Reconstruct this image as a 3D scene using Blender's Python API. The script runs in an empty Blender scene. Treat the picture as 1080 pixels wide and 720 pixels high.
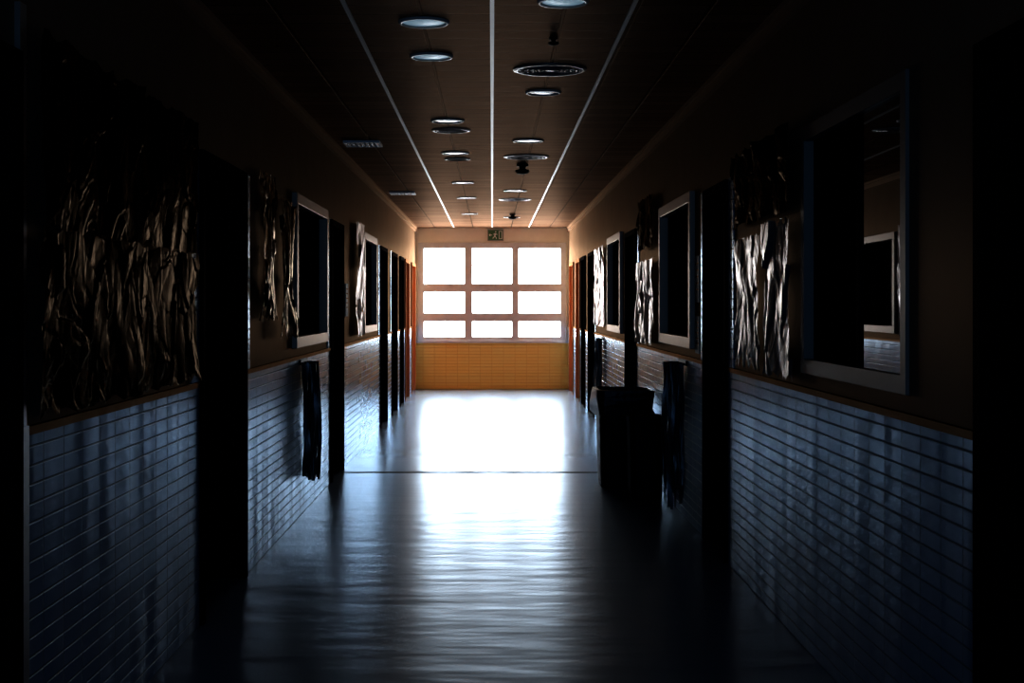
import bpy, math, random
from mathutils import Vector, noise
random.seed(7)
scene = bpy.context.scene
HW=1.335; H=2.80; YE=24.7; YB=-3.0; TH=0.25

# ---------------------------------------------------------------- materials
def newmat(name):
    m=bpy.data.materials.new(name); m.use_nodes=True
    nt=m.node_tree; b=nt.nodes['Principled BSDF']
    return m,nt,b
def simple(name,col,rough=0.5,metal=0.0,spec=0.5,noise_amt=0.15,nscale=8.0,bump=0.0,emit=None,es=0,tint=None):
    m,nt,b=newmat(name)
    b.inputs['Roughness'].default_value=rough
    b.inputs['Metallic'].default_value=metal
    b.inputs['Specular IOR Level'].default_value=spec
    if tint: b.inputs['Specular Tint'].default_value=(*tint,1)
    tc=nt.nodes.new('ShaderNodeTexCoord'); n=nt.nodes.new('ShaderNodeTexNoise')
    n.inputs['Scale'].default_value=nscale; n.inputs['Detail'].default_value=4
    nt.links.new(tc.outputs['Object'],n.inputs['Vector'])
    mx=nt.nodes.new('ShaderNodeMix'); mx.data_type='RGBA'
    mx.inputs[6].default_value=(*[c*(1-noise_amt) for c in col],1)
    mx.inputs[7].default_value=(*[min(1,c*(1+noise_amt)) for c in col],1)
    nt.links.new(n.outputs['Fac'],mx.inputs[0]); nt.links.new(mx.outputs[2],b.inputs['Base Color'])
    if bump:
        bp=nt.nodes.new('ShaderNodeBump'); bp.inputs['Strength'].default_value=bump; bp.inputs['Distance'].default_value=0.01
        nt.links.new(n.outputs['Fac'],bp.inputs['Height']); nt.links.new(bp.outputs[0],b.inputs['Normal'])
    if emit:
        b.inputs['Emission Color'].default_value=(*emit,1); b.inputs['Emission Strength'].default_value=es
    return m
def glossmix(m,nt,b,colsock,normsock,gcol,fac,rough,roughsock=None,fres=None):
    """Replace principled with diffuse + tinted gloss."""
    out=nt.nodes['Material Output']
    d=nt.nodes.new('ShaderNodeBsdfDiffuse'); g=nt.nodes.new('ShaderNodeBsdfGlossy'); mix=nt.nodes.new('ShaderNodeMixShader')
    g.inputs['Color'].default_value=(*gcol,1); g.inputs['Roughness'].default_value=rough
    if roughsock: nt.links.new(roughsock,g.inputs['Roughness'])
    if colsock: nt.links.new(colsock,d.inputs['Color'])
    if normsock: nt.links.new(normsock,d.inputs['Normal']); nt.links.new(normsock,g.inputs['Normal'])
    mix.inputs[0].default_value=fac
    if fres:
        f=nt.nodes.new('ShaderNodeFresnel'); f.inputs['IOR'].default_value=fres
        nt.links.new(f.outputs[0],mix.inputs[0])
    nt.links.new(d.outputs[0],mix.inputs[1]); nt.links.new(g.outputs[0],mix.inputs[2]); nt.links.new(mix.outputs[0],out.inputs['Surface'])
    nt.nodes.remove(b)
def paint(name,col,gcol,fac=0.12,rough=0.45,noise_amt=0.15,nscale=4,bump=0.0):
    m=simple(name,col,noise_amt=noise_amt,nscale=nscale,bump=bump); nt=m.node_tree; b=nt.nodes['Principled BSDF']
    cs=b.inputs['Base Color'].links[0].from_socket
    ns=b.inputs['Normal'].links[0].from_socket if b.inputs['Normal'].links else None
    glossmix(m,nt,b,cs,ns,gcol,fac,rough); return m
def tile(name,c1,c2,grout,axis,rough=0.22,bw=0.2,rh=0.055,gcol=(1,1,1),fac=0.2,fres=None,wav=0.45):
    m,nt,b=newmat(name)
    tc=nt.nodes.new('ShaderNodeTexCoord'); sp=nt.nodes.new('ShaderNodeSeparateXYZ'); cb=nt.nodes.new('ShaderNodeCombineXYZ')
    nt.links.new(tc.outputs['Object'],sp.inputs[0])
    nt.links.new(sp.outputs[axis],cb.inputs[0]); nt.links.new(sp.outputs['Z'],cb.inputs[1])
    br=nt.nodes.new('ShaderNodeTexBrick'); br.offset=0.0; br.squash=1.0
    br.inputs['Scale'].default_value=1; br.inputs['Brick Width'].default_value=bw; br.inputs['Row Height'].default_value=rh
    br.inputs['Mortar Size'].default_value=0.004; br.inputs['Mortar Smooth'].default_value=0.5; br.inputs['Bias'].default_value=0
    br.inputs['Color1'].default_value=(*c1,1); br.inputs['Color2'].default_value=(*c2,1); br.inputs['Mortar'].default_value=(*grout,1)
    nt.links.new(cb.outputs[0],br.inputs['Vector'])
    mp=nt.nodes.new('ShaderNodeMapping'); mp.inputs['Scale'].default_value=(1.0,1.0,0.18)
    nt.links.new(tc.outputs['Object'],mp.inputs[0])
    n=nt.nodes.new('ShaderNodeTexNoise'); n.inputs['Scale'].default_value=4.0; n.inputs['Detail'].default_value=1.5
    nt.links.new(mp.outputs[0],n.inputs['Vector'])
    b2=nt.nodes.new('ShaderNodeBump'); b2.inputs['Strength'].default_value=wav; b2.inputs['Distance'].default_value=0.03
    nt.links.new(n.outputs['Fac'],b2.inputs['Height'])
    bp=nt.nodes.new('ShaderNodeBump'); bp.invert=True; bp.inputs['Strength'].default_value=1.0; bp.inputs['Distance'].default_value=0.005
    nt.links.new(br.outputs['Fac'],bp.inputs['Height']); nt.links.new(b2.outputs[0],bp.inputs['Normal'])
    mr=nt.nodes.new('ShaderNodeMapRange'); mr.inputs[3].default_value=rough; mr.inputs[4].default_value=0.8
    nt.links.new(br.outputs['Fac'],mr.inputs[0])
    glossmix(m,nt,b,br.outputs['Color'],bp.outputs[0],gcol,fac,rough,mr.outputs[0],fres)
    return m
M_tile=tile('blue_grey_wall_tile',(0.34,0.48,0.70),(0.28,0.41,0.62),(0.010,0.010,0.013),'Y',0.22,gcol=(0.74,0.87,1.0),fac=.3,fres=1.7)
M_otile=tile('orange_wall_tile',(1.0,0.72,0.22),(1.0,0.68,0.19),(0.90,0.56,0.15),'X',0.5,fac=0.02,gcol=(1,.8,.5),wav=.1)
M_upper=paint('brown_wall_paint',(0.38,0.25,0.155),(0.42,0.26,0.15),0.12,0.4)
M_cream=simple('cream_wall_paint',(0.92,0.90,0.78),0.6,noise_amt=0.05)
M_trim=paint('dark_brown_trim',(0.10,0.05,0.03),(0.5,0.28,0.14),0.2,0.35)
M_cornice=paint('cornice_paint',(0.45,0.31,0.21),(0.7,0.48,0.30),0.25,0.4)
M_door=paint('shaded_door_laminate',(0.010,0.008,0.008),(0.1,0.08,0.07),0.05,0.5)  # near leaves: shade of the door recess painted in as near-black colour
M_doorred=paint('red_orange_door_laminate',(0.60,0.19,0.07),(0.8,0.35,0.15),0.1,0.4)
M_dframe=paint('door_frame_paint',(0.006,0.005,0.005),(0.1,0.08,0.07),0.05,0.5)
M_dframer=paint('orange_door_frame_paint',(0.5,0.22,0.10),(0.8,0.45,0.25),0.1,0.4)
M_steel=simple('brushed_steel',(0.45,0.45,0.46),0.35,1.0)
M_wframe=paint('aluminium_window_frame',(0.40,0.31,0.25),(0.90,0.76,0.65),0.26,0.38)
M_wframed=paint('dark_aluminium_window_frame',(0.13,0.12,0.12),(0.85,0.78,0.72),0.20,0.4)
M_eframe=simple('taupe_window_frame',(0.66,0.67,0.68),0.5)
M_blind=paint('blackout_blind',(0.004,0.004,0.005),(0.05,0.05,0.05),0.02,0.6)
M_glassd=paint('dark_window_glass',(0.004,0.004,0.005),(0.9,0.95,1.0),0.50,0.012,noise_amt=0)
M_black=simple('black_plastic',(0.006,0.006,0.007),0.5,spec=0.2)
M_bag=simple('black_bin_bag',(0.008,0.008,0.010),0.3,spec=0.4,bump=0.5,nscale=25)
M_strap=paint('dark_strap_fabric',(0.05,0.055,0.065),(0.5,0.55,0.6),0.30,0.35)
M_paper=simple('notice_paper',(0.75,0.75,0.72),0.7,noise_amt=0.04)
M_whitem=simple('white_ceiling_metal',(0.90,0.88,0.85),0.4,noise_amt=0.03)
M_vent=paint('bright_vent_metal',(0.95,0.95,0.95),(1,1,1),0.85,0.5)
M_greym=simple('grey_ceiling_metal',(0.45,0.42,0.40),0.35,0.6,noise_amt=0.05)
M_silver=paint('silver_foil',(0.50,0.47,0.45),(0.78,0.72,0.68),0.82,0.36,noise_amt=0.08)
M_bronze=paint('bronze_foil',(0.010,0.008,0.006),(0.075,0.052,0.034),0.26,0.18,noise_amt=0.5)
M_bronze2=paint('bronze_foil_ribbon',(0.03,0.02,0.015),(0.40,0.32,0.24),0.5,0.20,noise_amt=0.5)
M_lampw=simple('lamp_diffuser_lit',(0.6,0.68,0.75),0.3,emit=(0.5,0.8,1.0),es=0.25)
M_lampo=simple('lamp_diffuser_off',(0.30,0.28,0.27),0.25)
M_green=simple('exit_sign_green',(0.05,0.14,0.05),0.5)
M_sill=simple('threshold_metal',(0.012,0.012,0.014),0.7,spec=0.05)

def floor_mat():
    m,nt,b=newmat('blue_grey_vinyl_floor')
    tc=nt.nodes.new('ShaderNodeTexCoord')
    n2=nt.nodes.new('ShaderNodeTexNoise'); n2.inputs['Scale'].default_value=60; n2.inputs['Detail'].default_value=2
    nt.links.new(tc.outputs['Object'],n2.inputs['Vector'])
    mx=nt.nodes.new('ShaderNodeMix'); mx.data_type='RGBA'
    mx.inputs[6].default_value=(0.19,0.24,0.33,1); mx.inputs[7].default_value=(0.24,0.30,0.40,1)
    nt.links.new(n2.outputs['Fac'],mx.inputs[0])
    mp=nt.nodes.new('ShaderNodeMapping'); mp.inputs['Scale'].default_value=(0.8,2.2,1.0)
    nt.links.new(tc.outputs['Object'],mp.inputs[0])
    n3=nt.nodes.new('ShaderNodeTexNoise'); n3.inputs['Scale'].default_value=2.0; n3.inputs['Detail'].default_value=2.0
    nt.links.new(mp.outputs[0],n3.inputs['Vector'])
    bp=nt.nodes.new('ShaderNodeBump'); bp.inputs['Strength'].default_value=0.55; bp.inputs['Distance'].default_value=0.012
    nt.links.new(n3.outputs['Fac'],bp.inputs['Height'])
    glossmix(m,nt,b,mx.outputs[2],bp.outputs[0],(0.58,0.69,0.80),0.5,0.25,None,1.52)
    return m
M_floor=floor_mat()
def ceil_mat():
    m,nt,b=newmat('brown_slatted_ceiling')
    tc=nt.nodes.new('ShaderNodeTexCoord')
    br=nt.nodes.new('ShaderNodeTexBrick'); br.offset=0.0
    br.inputs['Scale'].default_value=1; br.inputs['Brick Width'].default_value=0.33; br.inputs['Row Height'].default_value=0.20
    br.inputs['Mortar Size'].default_value=0.010; br.inputs['Mortar Smooth'].default_value=0.3
    br.inputs['Color1'].default_value=(0.26,0.15,0.09,1); br.inputs['Color2'].default_value=(0.15,0.083,0.048,1); br.inputs['Mortar'].default_value=(0.01,0.006,0.004,1)
    nt.links.new(tc.outputs['Object'],br.inputs['Vector'])
    bp=nt.nodes.new('ShaderNodeBump'); bp.invert=True; bp.inputs['Strength'].default_value=1.0; bp.inputs['Distance'].default_value=0.008
    nt.links.new(br.outputs['Fac'],bp.inputs['Height'])
    glossmix(m,nt,b,br.outputs['Color'],bp.outputs[0],(0.42,0.27,0.18),0.15,0.4)
    return m
M_ceil=ceil_mat()

# ---------------------------------------------------------------- mesh builder
class MB:
    def __init__(s): s.v=[]; s.f=[]; s.m=[]; s.mats=[]
    def mi(s,mat):
        if mat not in s.mats: s.mats.append(mat)
        return s.mats.index(mat)
    def box(s,x0,x1,y0,y1,z0,z1,mat,skew=0):
        x0,x1=min(x0,x1),max(x0,x1); y0,y1=min(y0,y1),max(y0,y1); z0,z1=min(z0,z1),max(z0,z1)
        o=len(s.v); k2=skew
        s.v+=[(x0,y0,z0),(x1,y0,z0),(x1+k2,y1,z0),(x0+k2,y1,z0),(x0,y0,z1),(x1,y0,z1),(x1+k2,y1,z1),(x0+k2,y1,z1)]
        k=s.mi(mat)
        for f in [(0,3,2,1),(4,5,6,7),(0,1,5,4),(1,2,6,5),(2,3,7,6),(3,0,4,7)]:
            s.f.append(tuple(o+i for i in f)); s.m.append(k)
    def lathe(s,cx,cy,z,prof,mat,n=40):
        o=len(s.v); k=s.mi(mat)
        for (r,dz) in prof:
            for i in range(n):
                a=2*math.pi*i/n; s.v.append((cx+r*math.cos(a),cy+r*math.sin(a),z+dz))
        for j in range(len(prof)-1):
            for i in range(n):
                a=o+j*n+i; b=o+j*n+(i+1)%n
                s.f.append((a,b,b+n,a+n)); s.m.append(k)
    def disc(s,cx,cy,z,r,mat,n=40):
        o=len(s.v); k=s.mi(mat)
        for i in range(n):
            a=2*math.pi*i/n; s.v.append((cx+r*math.cos(a),cy+r*math.sin(a),z))
        s.f.append(tuple(o+i for i in range(n-1,-1,-1))); s.m.append(k)
    def grid(s,fn,nu,nv,mat):
        o=len(s.v); k=s.mi(mat)
        for j in range(nv+1):
            for i in range(nu+1): s.v.append(fn(i/nu,j/nv))
        for j in range(nv):
            for i in range(nu):
                a=o+j*(nu+1)+i; s.f.append((a,a+1,a+nu+2,a+nu+1)); s.m.append(k)
    def tube(s,pts,w,t,mat):
        o=len(s.v); k=s.mi(mat)
        for (p,ang) in pts:
            c,sn=math.cos(ang),math.sin(ang)
            for (a,b) in ((-w,-t),(w,-t),(w,t),(-w,t)):
                s.v.append((p[0]+a*c-b*sn,p[1]+a*sn+b*c,p[2]))
        for j in range(len(pts)-1):
            for i in range(4):
                a=o+4*j+i; b=o+4*j+(i+1)%4
                s.f.append((a,b,b+4,a+4)); s.m.append(k)
        s.f.append((o,o+1,o+2,o+3)); s.m.append(k)
        e=o+4*(len(pts)-1); s.f.append((e+3,e+2,e+1,e)); s.m.append(k)
    def build(s,name,smooth=False,bevel=0):
        me=bpy.data.meshes.new(name); me.from_pydata(s.v,[],s.f); 
        for m in s.mats: me.materials.append(m)
        for p,k in zip(me.polygons,s.m): p.material_index=k; p.use_smooth=smooth
        me.update()
        ob=bpy.data.objects.new(name,me); scene.collection.objects.link(ob)
        if bevel:
            bv=ob.modifiers.new('bevel','BEVEL'); bv.width=bevel; bv.segments=2; bv.limit_method='ANGLE'
        return ob

# ---------------------------------------------------------------- room shell
b=MB(); b.box(-HW-TH,HW+TH,YB-TH,YE+TH,-0.1,0,M_floor); b.build('floor')
b=MB(); b.box(-HW-TH,HW+TH,YB-TH,YE+TH,H,H+0.1,M_ceil); b.build('ceiling')
b=MB(); b.box(-HW-TH,HW+TH,YB-TH,YB,0,H,M_upper); b.build('wall_back')

DT=2.16
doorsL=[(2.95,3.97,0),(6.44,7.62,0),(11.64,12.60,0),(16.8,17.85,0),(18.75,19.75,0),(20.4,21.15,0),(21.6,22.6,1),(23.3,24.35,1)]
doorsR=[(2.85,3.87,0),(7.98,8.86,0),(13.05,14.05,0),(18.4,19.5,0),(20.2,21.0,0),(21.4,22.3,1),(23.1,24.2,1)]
winL=[(9.49,11.31),(14.55,16.15)]
winR=[(4.55,6.10),(9.36,11.12),(14.5,16.15)]
WZ0,WZ1=1.16,2.21; WT=1.08
def wall(name,s,doors,wins):
    b=MB(); X=s*HW; XO=s*(HW+TH)
    ops=[(a,c,'d') for a,c,_ in doors]+[(a,c,'w') for a,c in wins]; ops.sort()
    y=YB
    for a,c,k in ops:
        b.box(X,XO,y,a,0,H,M_upper)
        if k=='d': b.box(X,XO,a,c,DT,H,M_upper)
        else:
            b.box(X,XO,a,c,0,WZ0,M_upper); b.box(X,XO,a,c,WZ1,H,M_upper)
        y=c
    b.box(X,XO,y,YE,0,H,M_upper)
    y=YB; T=s*(HW-0.010)
    for a,c,_ in sorted(doors)+[(YE,YE,0)]:
        if a-y>0.05:
            b.box(T,X,y,a,0,WT,M_tile)
            b.box(s*(HW-0.018),X,y,a,WT,WT+0.025,M_trim)
        y=c
    for i,(a,c,_) in enumerate(sorted(doors)):
        if a<19:
            b.box(T,X,a-0.16,a,WT+0.025,DT,M_tile)
            if a>3: b.box(T,X,c,c+0.16,WT+0.025,DT,M_tile)
    b.box(XO,s*(HW+TH+0.05),YB,YE,0,H,M_blind)
    b.build(name)
    t=MB(); t.box(s*(HW-0.03),X,YB,YE,H-0.07,H,M_cornice); t.box(s*(HW-0.045),s*(HW-0.03),YB,YE,H-0.025,H,M_cornice)
    t.build('trim_1' if s<0 else 'trim_2')
wall('wall_left',-1,doorsL,winL); wall('wall_right',1,doorsR,winR)

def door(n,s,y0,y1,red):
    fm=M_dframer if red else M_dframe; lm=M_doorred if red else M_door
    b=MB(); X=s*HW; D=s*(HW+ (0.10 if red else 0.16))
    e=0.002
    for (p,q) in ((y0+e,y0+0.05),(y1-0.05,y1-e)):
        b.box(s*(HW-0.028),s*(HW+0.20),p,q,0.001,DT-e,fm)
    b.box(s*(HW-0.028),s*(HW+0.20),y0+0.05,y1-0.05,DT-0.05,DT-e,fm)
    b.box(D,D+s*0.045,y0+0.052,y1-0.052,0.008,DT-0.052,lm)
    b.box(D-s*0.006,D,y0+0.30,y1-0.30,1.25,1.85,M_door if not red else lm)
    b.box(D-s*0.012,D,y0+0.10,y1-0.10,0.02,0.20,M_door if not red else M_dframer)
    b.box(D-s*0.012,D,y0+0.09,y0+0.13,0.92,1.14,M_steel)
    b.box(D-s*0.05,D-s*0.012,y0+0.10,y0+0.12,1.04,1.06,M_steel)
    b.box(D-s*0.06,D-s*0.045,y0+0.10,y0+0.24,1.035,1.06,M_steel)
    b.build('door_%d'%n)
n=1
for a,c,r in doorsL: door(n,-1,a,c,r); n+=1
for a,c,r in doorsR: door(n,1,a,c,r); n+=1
b=MB(); b.box(-HW,-HW+0.016,3.975,4.03,1.11,2.3,M_steel); b.box(-HW+0.011,-HW+0.024,3.975,4.03,0.001,1.11,M_steel); b.build('trim_3')

def cwin(n,s,y0,y1,glass=False):
    b=MB(); e=0.003; w=0.075; P=s*(HW-0.035); Q=s*(HW+0.12); fm=M_wframe
    if glass: w=0.06; P=s*(HW-0.012); fm=M_wframed
    a,c,z0,z1=y0+e,y1-e,WZ0+e,WZ1-e
    b.box(P,Q,a,a+w,z0,z1,fm); b.box(P,Q,c-w,c,z0,z1,fm)
    b.box(P,Q,a+w,c-w,z0,z0+w,fm); b.box(P,Q,a+w,c-w,z1-w,z1,fm)
    if glass:
        ym=5.19
        b.box(s*(HW-0.002),Q,ym-0.02,ym+0.02,z0+w,z1-w,M_dframe)
        b.box(s*(HW+0.004),s*(HW+0.02),a+w,ym-0.02,z0+w,z1-w,M_glassd,skew=s*0.0035)
        b.box(s*(HW+0.03),s*(HW+0.05),ym+0.02,c-w,z0+w,z1-w,M_blind)
    else:
        b.box(s*(HW+0.03),s*(HW+0.045),a+w,c-w,z0+w,z1-w,M_blind)
        b.box(s*(HW-0.005),s*(HW+0.03),(a+c)/2-.02,(a+c)/2+.02,z0+w,z1-w,M_blind)
    b.build('window_%d'%n,bevel=0.004 if not glass else 0)
n=2
for a,c in winL: cwin(n,-1,a,c); n+=1
for i,(a,c) in enumerate(winR): cwin(n,1,a,c,i==0); n+=1

# end wall
b=MB(); X0,X1,Z0,Z1=-1.285,1.285,0.84,2.54
b.box(-HW,HW,YE,YE+TH,0,Z0,M_cream); b.box(-HW,HW,YE,YE+TH,Z1,H,M_cream)
b.box(-HW,X0,YE,YE+TH,Z0,Z1,M_cream); b.box(X1,HW,YE,YE+TH,Z0,Z1,M_cream)
b.box(-HW+0.01,HW-0.01,YE-0.012,YE,0.001,0.80,M_otile)
b.build('wall_end')
def endwin():
    b=MB(); y0,y1=YE-0.03,YE+0.05
    cols=[(-1.20,-0.46),(-0.36,0.36),(0.445,1.20)]; rows=[(0.89,1.19),(1.30,1.70),(1.81,2.455)]
    ex=[X0+.002,-1.20,-0.46,-0.36,0.36,0.445,1.20,X1-.002]
    for i in range(0,8,2): b.box(ex[i],ex[i+1],y0,y1,Z0+.002,Z1-.002,M_eframe)
    ez=[Z0+.002,0.89,1.19,1.30,1.70,1.81,2.455,Z1-.002]
    for (p,q) in cols:
        for j in range(0,8,2): b.box(p,q,y0+0.004,y1-0.004,ez[j],ez[j+1],M_eframe)
        for (r,t) in rows:
            for (u0,u1,v0,v1) in ((p,p+.018,r,t),(q-.018,q,r,t),(p+.018,q-.018,r,r+.018),(p+.018,q-.018,t-.018,t)):
                b.box(u0,u1,y0+.02,y1-.02,v0,v1,M_eframe)
    b.box(-HW+0.012,HW-0.012,YE-0.06,YE-0.031,0.80,0.835,M_eframe)
    b.build('window_1')
endwin()

for i,x in enumerate((-0.66,0.0,0.635)):
    b=MB(); b.box(x-0.010,x+0.010,YB,YE-0.01,H-0.008,H-0.0005,M_whitem); b.build('trim_%d'%(i+4))
b=MB(); b.box(-HW+0.012,HW-0.012,12.33,12.385,0.0,0.003,M_sill); b.build('floor_threshold_strip')

# ---------------------------------------------------------------- ceiling fittings
def downlight(x,y,D,lit):
    R=D/2; b=MB()
    b.lathe(x,y,H,[(R,0),(R,-0.005),(R*.95,-0.011),(R*.86,-0.011),(R*.82,-0.003)],M_whitem)
    b.lathe(x,y,H,[(R*.82,-0.003),(R*.7,-0.005),(R*.35,-0.007),(R*.02,-0.008)],M_lampw if lit else M_lampo)
    b.disc(x,y,H-0.008,R*.02,M_lampw if lit else M_lampo)
    b.build('recessed_downlight',smooth=True)
for (x,y,D,l) in [(.315,6.31,.23,1),(-.325,6.77,.244,1),(-.329,7.70,.236,1),(.324,9.0,.228,0),(-.325,10.38,.25,0),(.295,11.64,.26,0),
                  (-.327,12.58,.25,0),(-.32,15.6,.25,0),(.27,16.7,.28,0),(-.32,17.8,.25,0),(-.33,20.9,.25,0),(.30,21.7,.26,0)]:
    downlight(x,y,D,l)
def diffuser(x,y,D,mat):
    R=D/2; b=MB()
    b.lathe(x,y,H,[(R,0),(R,-0.006),(R*.93,-0.011),(R*.88,-0.011),(R*.86,-0.002)],mat)
    for k in range(1,5):
        r=R*(0.90-k*0.16)
        b.lathe(x,y,H,[(r+R*.05,-0.002),(r+R*.05,-0.006),(r,-0.014),(r-R*.03,-0.010),(r-R*.03,-0.002)],mat)
    for k in range(16):
        a=k*math.pi/8
        b.tube([((x+math.cos(a)*R*.52,y+math.sin(a)*R*.52,H-0.002),a),((x+math.cos(a)*R*.52,y+math.sin(a)*R*.52,H-0.010),a)],R*.36,0.003,mat)
    b.disc(x,y,H-0.010,R*.12,mat)
    b.build('round_air_diffuser')
for (x,y,D,m) in [(.33,8.13,.42,M_greym),(-.316,10.95,.30,M_greym),(.31,12.9,.41,M_greym),(-.32,13.1,.24,M_greym),(.29,18.1,.42,M_greym)]:
    diffuser(x,y,D,m)
def vent(x,y,w,d):
    b=MB(); z=H
    b.box(x-w/2,x+w/2,y-d/2,y-d/2+.015,z-.02,z-.001,M_vent); b.box(x-w/2,x+w/2,y+d/2-.015,y+d/2,z-.02,z-.001,M_vent)
    b.box(x-w/2,x-w/2+.012,y-d/2+.015,y+d/2-.015,z-.02,z-.001,M_vent); b.box(x+w/2-.012,x+w/2,y-d/2+.015,y+d/2-.015,z-.02,z-.001,M_vent)
    nn=7
    for i in range(nn):
        xx=x-w/2+.012+(w-.024)*(i+.5)/nn
        b.box(xx-.012,xx+.012,y-d/2+.015,y+d/2-.015,z-.018,z-.004,M_vent)
    b.build('ceiling_vent_grille')
vent(-1.07,11.8,.30,.34); vent(-1.07,17.0,.30,.34)
def detector(x,y,k=1.0):
    b=MB()
    b.lathe(x,y,H,[(.06*k,0),(.06*k,-.02*k),(.035*k,-.025*k),(.03*k,-.05*k),(.065*k,-.055*k),(.075*k,-.07*k),(.06*k,-.09*k),(.03*k,-.10*k),(.001,-.105*k)],M_black,24)
    b.build('smoke_detector',smooth=True)
detector(.29,13.6,0.95); detector(.31,7.18,.38); detector(.30,21.0,0.8)

# exit sign
b=MB(); yb=YE-0.004; yf=YE-0.04
b.box(-.08,.20,yf,yb,2.57,2.77,M_greym); b.box(-.068,.188,yf-.004,yf,2.582,2.758,M_green)
g=yf-.006
b.box(.115,.175,g,yf-.004,2.60,2.74,M_paper); b.box(.128,.162,g-.002,g,2.612,2.728,M_green)
def para(x0,z0,x1,z1,w):
    k=b.mi(M_paper); o=len(b.v); dx,dz=x1-x0,z1-z0; L=math.hypot(dx,dz); nx,nz=-dz/L*w,dx/L*w
    b.v+= [(x0-nx,g,z0-nz),(x0+nx,g,z0+nz),(x1+nx,g,z1+nz),(x1-nx,g,z1-nz)]; b.f.append((o,o+1,o+2,o+3)); b.m.append(k)
para(.06,2.70,.045,2.65,.012); para(.045,2.65,.075,2.625,.007); para(.075,2.625,.07,2.60,.006); para(.045,2.65,.01,2.61,.007)
para(.06,2.695,.09,2.675,.006); para(.055,2.695,.02,2.68,.006); para(.062,2.715,.062,2.735,.011)
para(-.05,2.67,.0,2.67,.006); para(-.05,2.67,-.03,2.69,.006); para(-.05,2.67,-.03,2.65,.006)
b.build('exit_sign')

# ---------------------------------------------------------------- foil sheets
def foil(name,s,y0,y1,z0,z1,mat,seed,amp=0.03,pleat=3,pa=0.008,rag=0.03,split=0,fy=3.2,fz=2.6,base=0.02):
    b=MB(); nu,nv=120,100; off=base+amp
    def crease(q):
        d,pts=noise.voronoi(q)
        c=pts[0]; h=noise.noise(c*3.7)
        g=Vector((noise.noise(c*5.1+Vector((3,1,7))),noise.noise(c*4.3+Vector((9,2,5))),0))
        return h*0.35+ (q-c).dot(g)*1.6+(d[1]-d[0])*0.25
    def fn(u,v):
        p=Vector((u*(y1-y0)*fy+seed*7.3,v*(z1-z0)*fz,seed*3.1))
        p+=Vector((noise.noise(p*1.3),noise.noise(p*1.3+Vector((5,5,5))),0))*0.35
        r=0.8*noise.noise(p*0.8)+crease(p*1.0)*0.9+crease(p*2.3+Vector((4,4,0)))*0.35+crease(p*5.0)*0.12
        pl=math.sin((u*pleat+0.9*noise.noise(Vector((v*1.5,seed,u*2)))) *2*math.pi)
        e=noise.noise(Vector((v*5,seed*2.0,0)))*rag; e2=noise.noise(Vector((v*5,seed*2.0,9)))*rag
        zz0=z0+abs(noise.noise(Vector((u*6,seed,4))))*rag*1.6; zz1=z1-abs(noise.noise(Vector((u*6,seed,8))))*rag*1.6
        waist=1-0.22*math.sin(v*math.pi)*split
        uu=0.5+(u-0.5)*waist
        Y=y0+e+(y1+e2-y0-e)*uu; Z=zz0+(zz1-zz0)*v
        d=max(0.021,off+amp*r+pa*pl*(0.4+0.6*(1-v)))
        return (s*(HW-d),Y,Z)
    b.grid(fn,nu,nv,mat)
    return b.build(name,smooth=True)
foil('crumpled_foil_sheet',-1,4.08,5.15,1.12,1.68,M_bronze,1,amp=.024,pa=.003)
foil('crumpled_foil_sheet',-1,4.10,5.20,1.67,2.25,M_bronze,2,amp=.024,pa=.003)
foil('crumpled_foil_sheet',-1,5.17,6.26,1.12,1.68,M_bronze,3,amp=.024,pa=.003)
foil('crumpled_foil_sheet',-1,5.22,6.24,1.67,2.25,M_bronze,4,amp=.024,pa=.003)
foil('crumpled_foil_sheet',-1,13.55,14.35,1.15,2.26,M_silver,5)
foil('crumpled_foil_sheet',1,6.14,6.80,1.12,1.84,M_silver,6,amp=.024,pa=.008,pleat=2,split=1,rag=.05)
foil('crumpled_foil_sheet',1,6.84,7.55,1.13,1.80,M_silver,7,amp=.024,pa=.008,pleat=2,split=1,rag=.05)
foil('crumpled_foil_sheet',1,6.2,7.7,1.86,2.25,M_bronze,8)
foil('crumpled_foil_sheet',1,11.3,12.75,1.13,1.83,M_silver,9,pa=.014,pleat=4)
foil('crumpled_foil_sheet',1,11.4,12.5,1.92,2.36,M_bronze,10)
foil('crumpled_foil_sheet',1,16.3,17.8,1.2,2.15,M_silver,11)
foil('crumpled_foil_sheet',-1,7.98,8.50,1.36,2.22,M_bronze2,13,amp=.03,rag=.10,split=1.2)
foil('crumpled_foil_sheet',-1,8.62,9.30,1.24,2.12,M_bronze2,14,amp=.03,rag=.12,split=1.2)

# ---------------------------------------------------------------- hanging straps
def straps(name,s,y,yw,z0,z1,n,mat,depth=0.10,w=0.010,near=0.035,lv=0.18):
    b=MB()
    b.box(s*(HW-0.0105),s*(HW-0.022),y-yw,y+yw,z1,z1+0.035,M_black)
    for q in (-.8,0,.8):
        b.box(s*(HW-0.022),s*(HW-depth*.8),y+yw*q-.006,y+yw*q+.006,z1+.005,z1+.017,M_black)
    for i in range(n):
        yy=y+random.uniform(-yw,yw); d=random.uniform(near,depth); L=random.uniform(1-lv,1)*(z1-z0)
        ph=random.uniform(0,6); a0=random.uniform(0,3); pts=[]
        for k in range(17):
            t=k/16
            wob=0.012*math.sin(ph+t*6)
            pts.append(((s*(HW-max(near,d+wob)),yy+0.015*math.sin(ph*2+t*5),z1+0.015-L*t),a0+t*2.2))
        b.tube(pts,w,0.003,mat)
    return b.build(name)
straps('hanging_strap_bundle',-1,9.95,0.18,0.22,1.04,26,M_strap,0.135,0.010,lv=.08)
straps('hanging_strap_bundle',1,9.85,0.20,0.04,1.04,34,M_strap,0.13,0.012,lv=.2)
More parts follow.
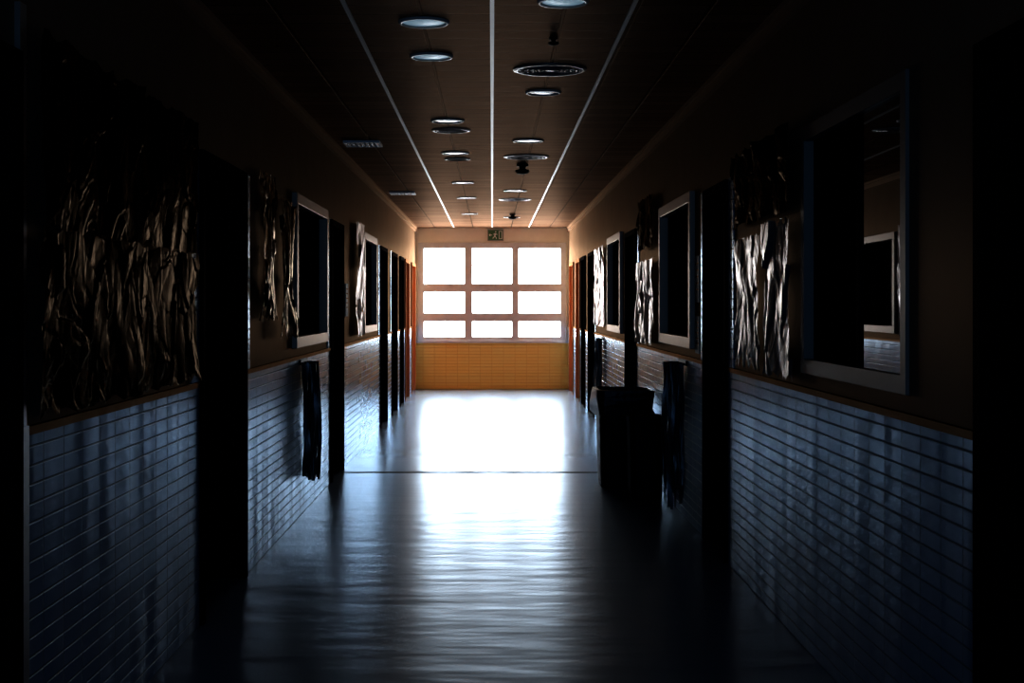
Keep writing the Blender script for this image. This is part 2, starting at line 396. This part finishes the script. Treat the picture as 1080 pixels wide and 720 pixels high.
straps('hanging_strap_bundle',1,17.0,0.20,0.35,1.04,16,M_strap,0.10,0.012)

def notice(s,y,z,w,h):
    b=MB(); b.box(s*(HW-0.001),s*(HW-0.009),y-w/2,y+w/2,z-h/2,z+h/2,M_paper)
    for k in range(5): b.box(s*(HW-0.009),s*(HW-0.010),y-w*.38,y+w*(.38-.1*(k%2)),z+h*.32-k*h*.14,z+h*.35-k*h*.14,M_trim)
    b.build('paper_notice')
notice(-1,11.40,1.62,.1,.4); notice(1,9.2,1.62,.18,.3); notice(1,9.2,1.26,.18,.24); notice(-1,13.0,1.5,.21,.3); notice(1,17.95,1.5,.2,.3)

# ---------------------------------------------------------------- bins
def rrect(cx,cy,hx,hy,r,n=6):
    pts=[]
    for (sx,sy,a0) in ((1,1,0),(-1,1,90),(-1,-1,180),(1,-1,270)):
        for k in range(n+1):
            a=math.radians(a0+90*k/n); pts.append((cx+sx*(hx-r)+r*math.cos(a),cy+sy*(hy-r)+r*math.sin(a)))
    return pts
def bin_(cx,cy,hx,hy,h,bag=True):
    b=MB()
    rings=[]
    def ring(fx,z,mat,wob=0,grow=0):
        pts=rrect(cx,cy,hx*fx+grow,hy*fx+grow,0.06)
        o=len(b.v)
        for i,(x,y) in enumerate(pts):
            w=wob*noise.noise(Vector((x*9,y*9,z*4)))
            b.v.append((x+(x-cx)*w*1.2,y+(y-cy)*w*1.2,z+w*.25))
        rings.append((o,len(pts)))
    def skin(i,j,mat):
        o,n=rings[i]; p,_=rings[j]; k=b.mi(mat)
        for q in range(n): b.f.append((o+q,o+(q+1)%n,p+(q+1)%n,p+q)); b.m.append(k)
    ring(.86,.0,M_black); ring(.88,.03,M_black); ring(.94,h*.7,M_black); ring(.96,h-.05,M_black); ring(1.0,h-.045,M_black); ring(1.0,h,M_black); ring(.93,h,M_black); ring(.80,.04,M_black)
    for i in range(7): skin(i,i+1,M_black)
    o,n=rings[0]; b.f.append(tuple(o+q for q in range(n-1,-1,-1))); b.m.append(b.mi(M_black))
    o,n=rings[7]; b.f.append(tuple(o+q for q in range(n))); b.m.append(b.mi(M_black))
    if bag:
        base=len(rings)
        for (f,z,w,g) in ((.97,h-.20,.25,.012),(1.0,h-.12,.22,.012),(1.01,h-.04,.12,.012),(1.01,h+.012,.05,.008),(.94,h+.016,.05,0),(.88,h-.05,.05,0),(.84,h-.3,.15,0)):
            ring(f,z,M_bag,w,g)
        for i in range(base,base+6): skin(i,i+1,M_bag)
    b.box(cx-hx*.4,cx+hx*.4,cy-hy*1.0-.03,cy-hy*.97,h-.09,h-.07,M_black)
    b.build('waste_bin',smooth=False,bevel=0)
bin_(1.065,11.50,.225,.25,.765)
bin_(1.155,10.75,.135,.18,.62,False)

# ---------------------------------------------------------------- light
w=bpy.data.worlds.new('sky'); scene.world=w; w.use_nodes=True
bg=w.node_tree.nodes['Background']; bg.inputs[0].default_value=(0.92,0.96,1.0,1); bg.inputs[1].default_value=23.0
def area(name,loc,rot,sx,sy,e,col,portal=False):
    l=bpy.data.lights.new(name,'AREA'); l.shape='RECTANGLE'; l.size=sx; l.size_y=sy; l.energy=e; l.color=col
    if portal: l.cycles.is_portal=True
    o=bpy.data.objects.new(name,l); o.location=loc; o.rotation_euler=rot; scene.collection.objects.link(o); return o
area('window_portal',(0,YE+0.12,1.69),(math.radians(-90),0,0),2.57,1.7,1,(1,1,1),True)
area('rear_blue_fill',(0,YB+0.1,1.6),(math.radians(90),0,0),2.2,1.6,22,(0.20,0.48,1.0))  # unseen blue fill added behind the camera to brighten the near tiles

cam=bpy.data.cameras.new('camera'); co=bpy.data.objects.new('camera',cam); scene.collection.objects.link(co)
co.location=(0,0,1.45); co.rotation_euler=(math.radians(90),0,0); cam.lens=50; cam.sensor_width=36
cam.shift_x=21/1080; cam.shift_y=-38/1080; cam.clip_start=0.05
scene.camera=co
scene.view_settings.view_transform='Standard'
scene.view_settings.gamma=0.78
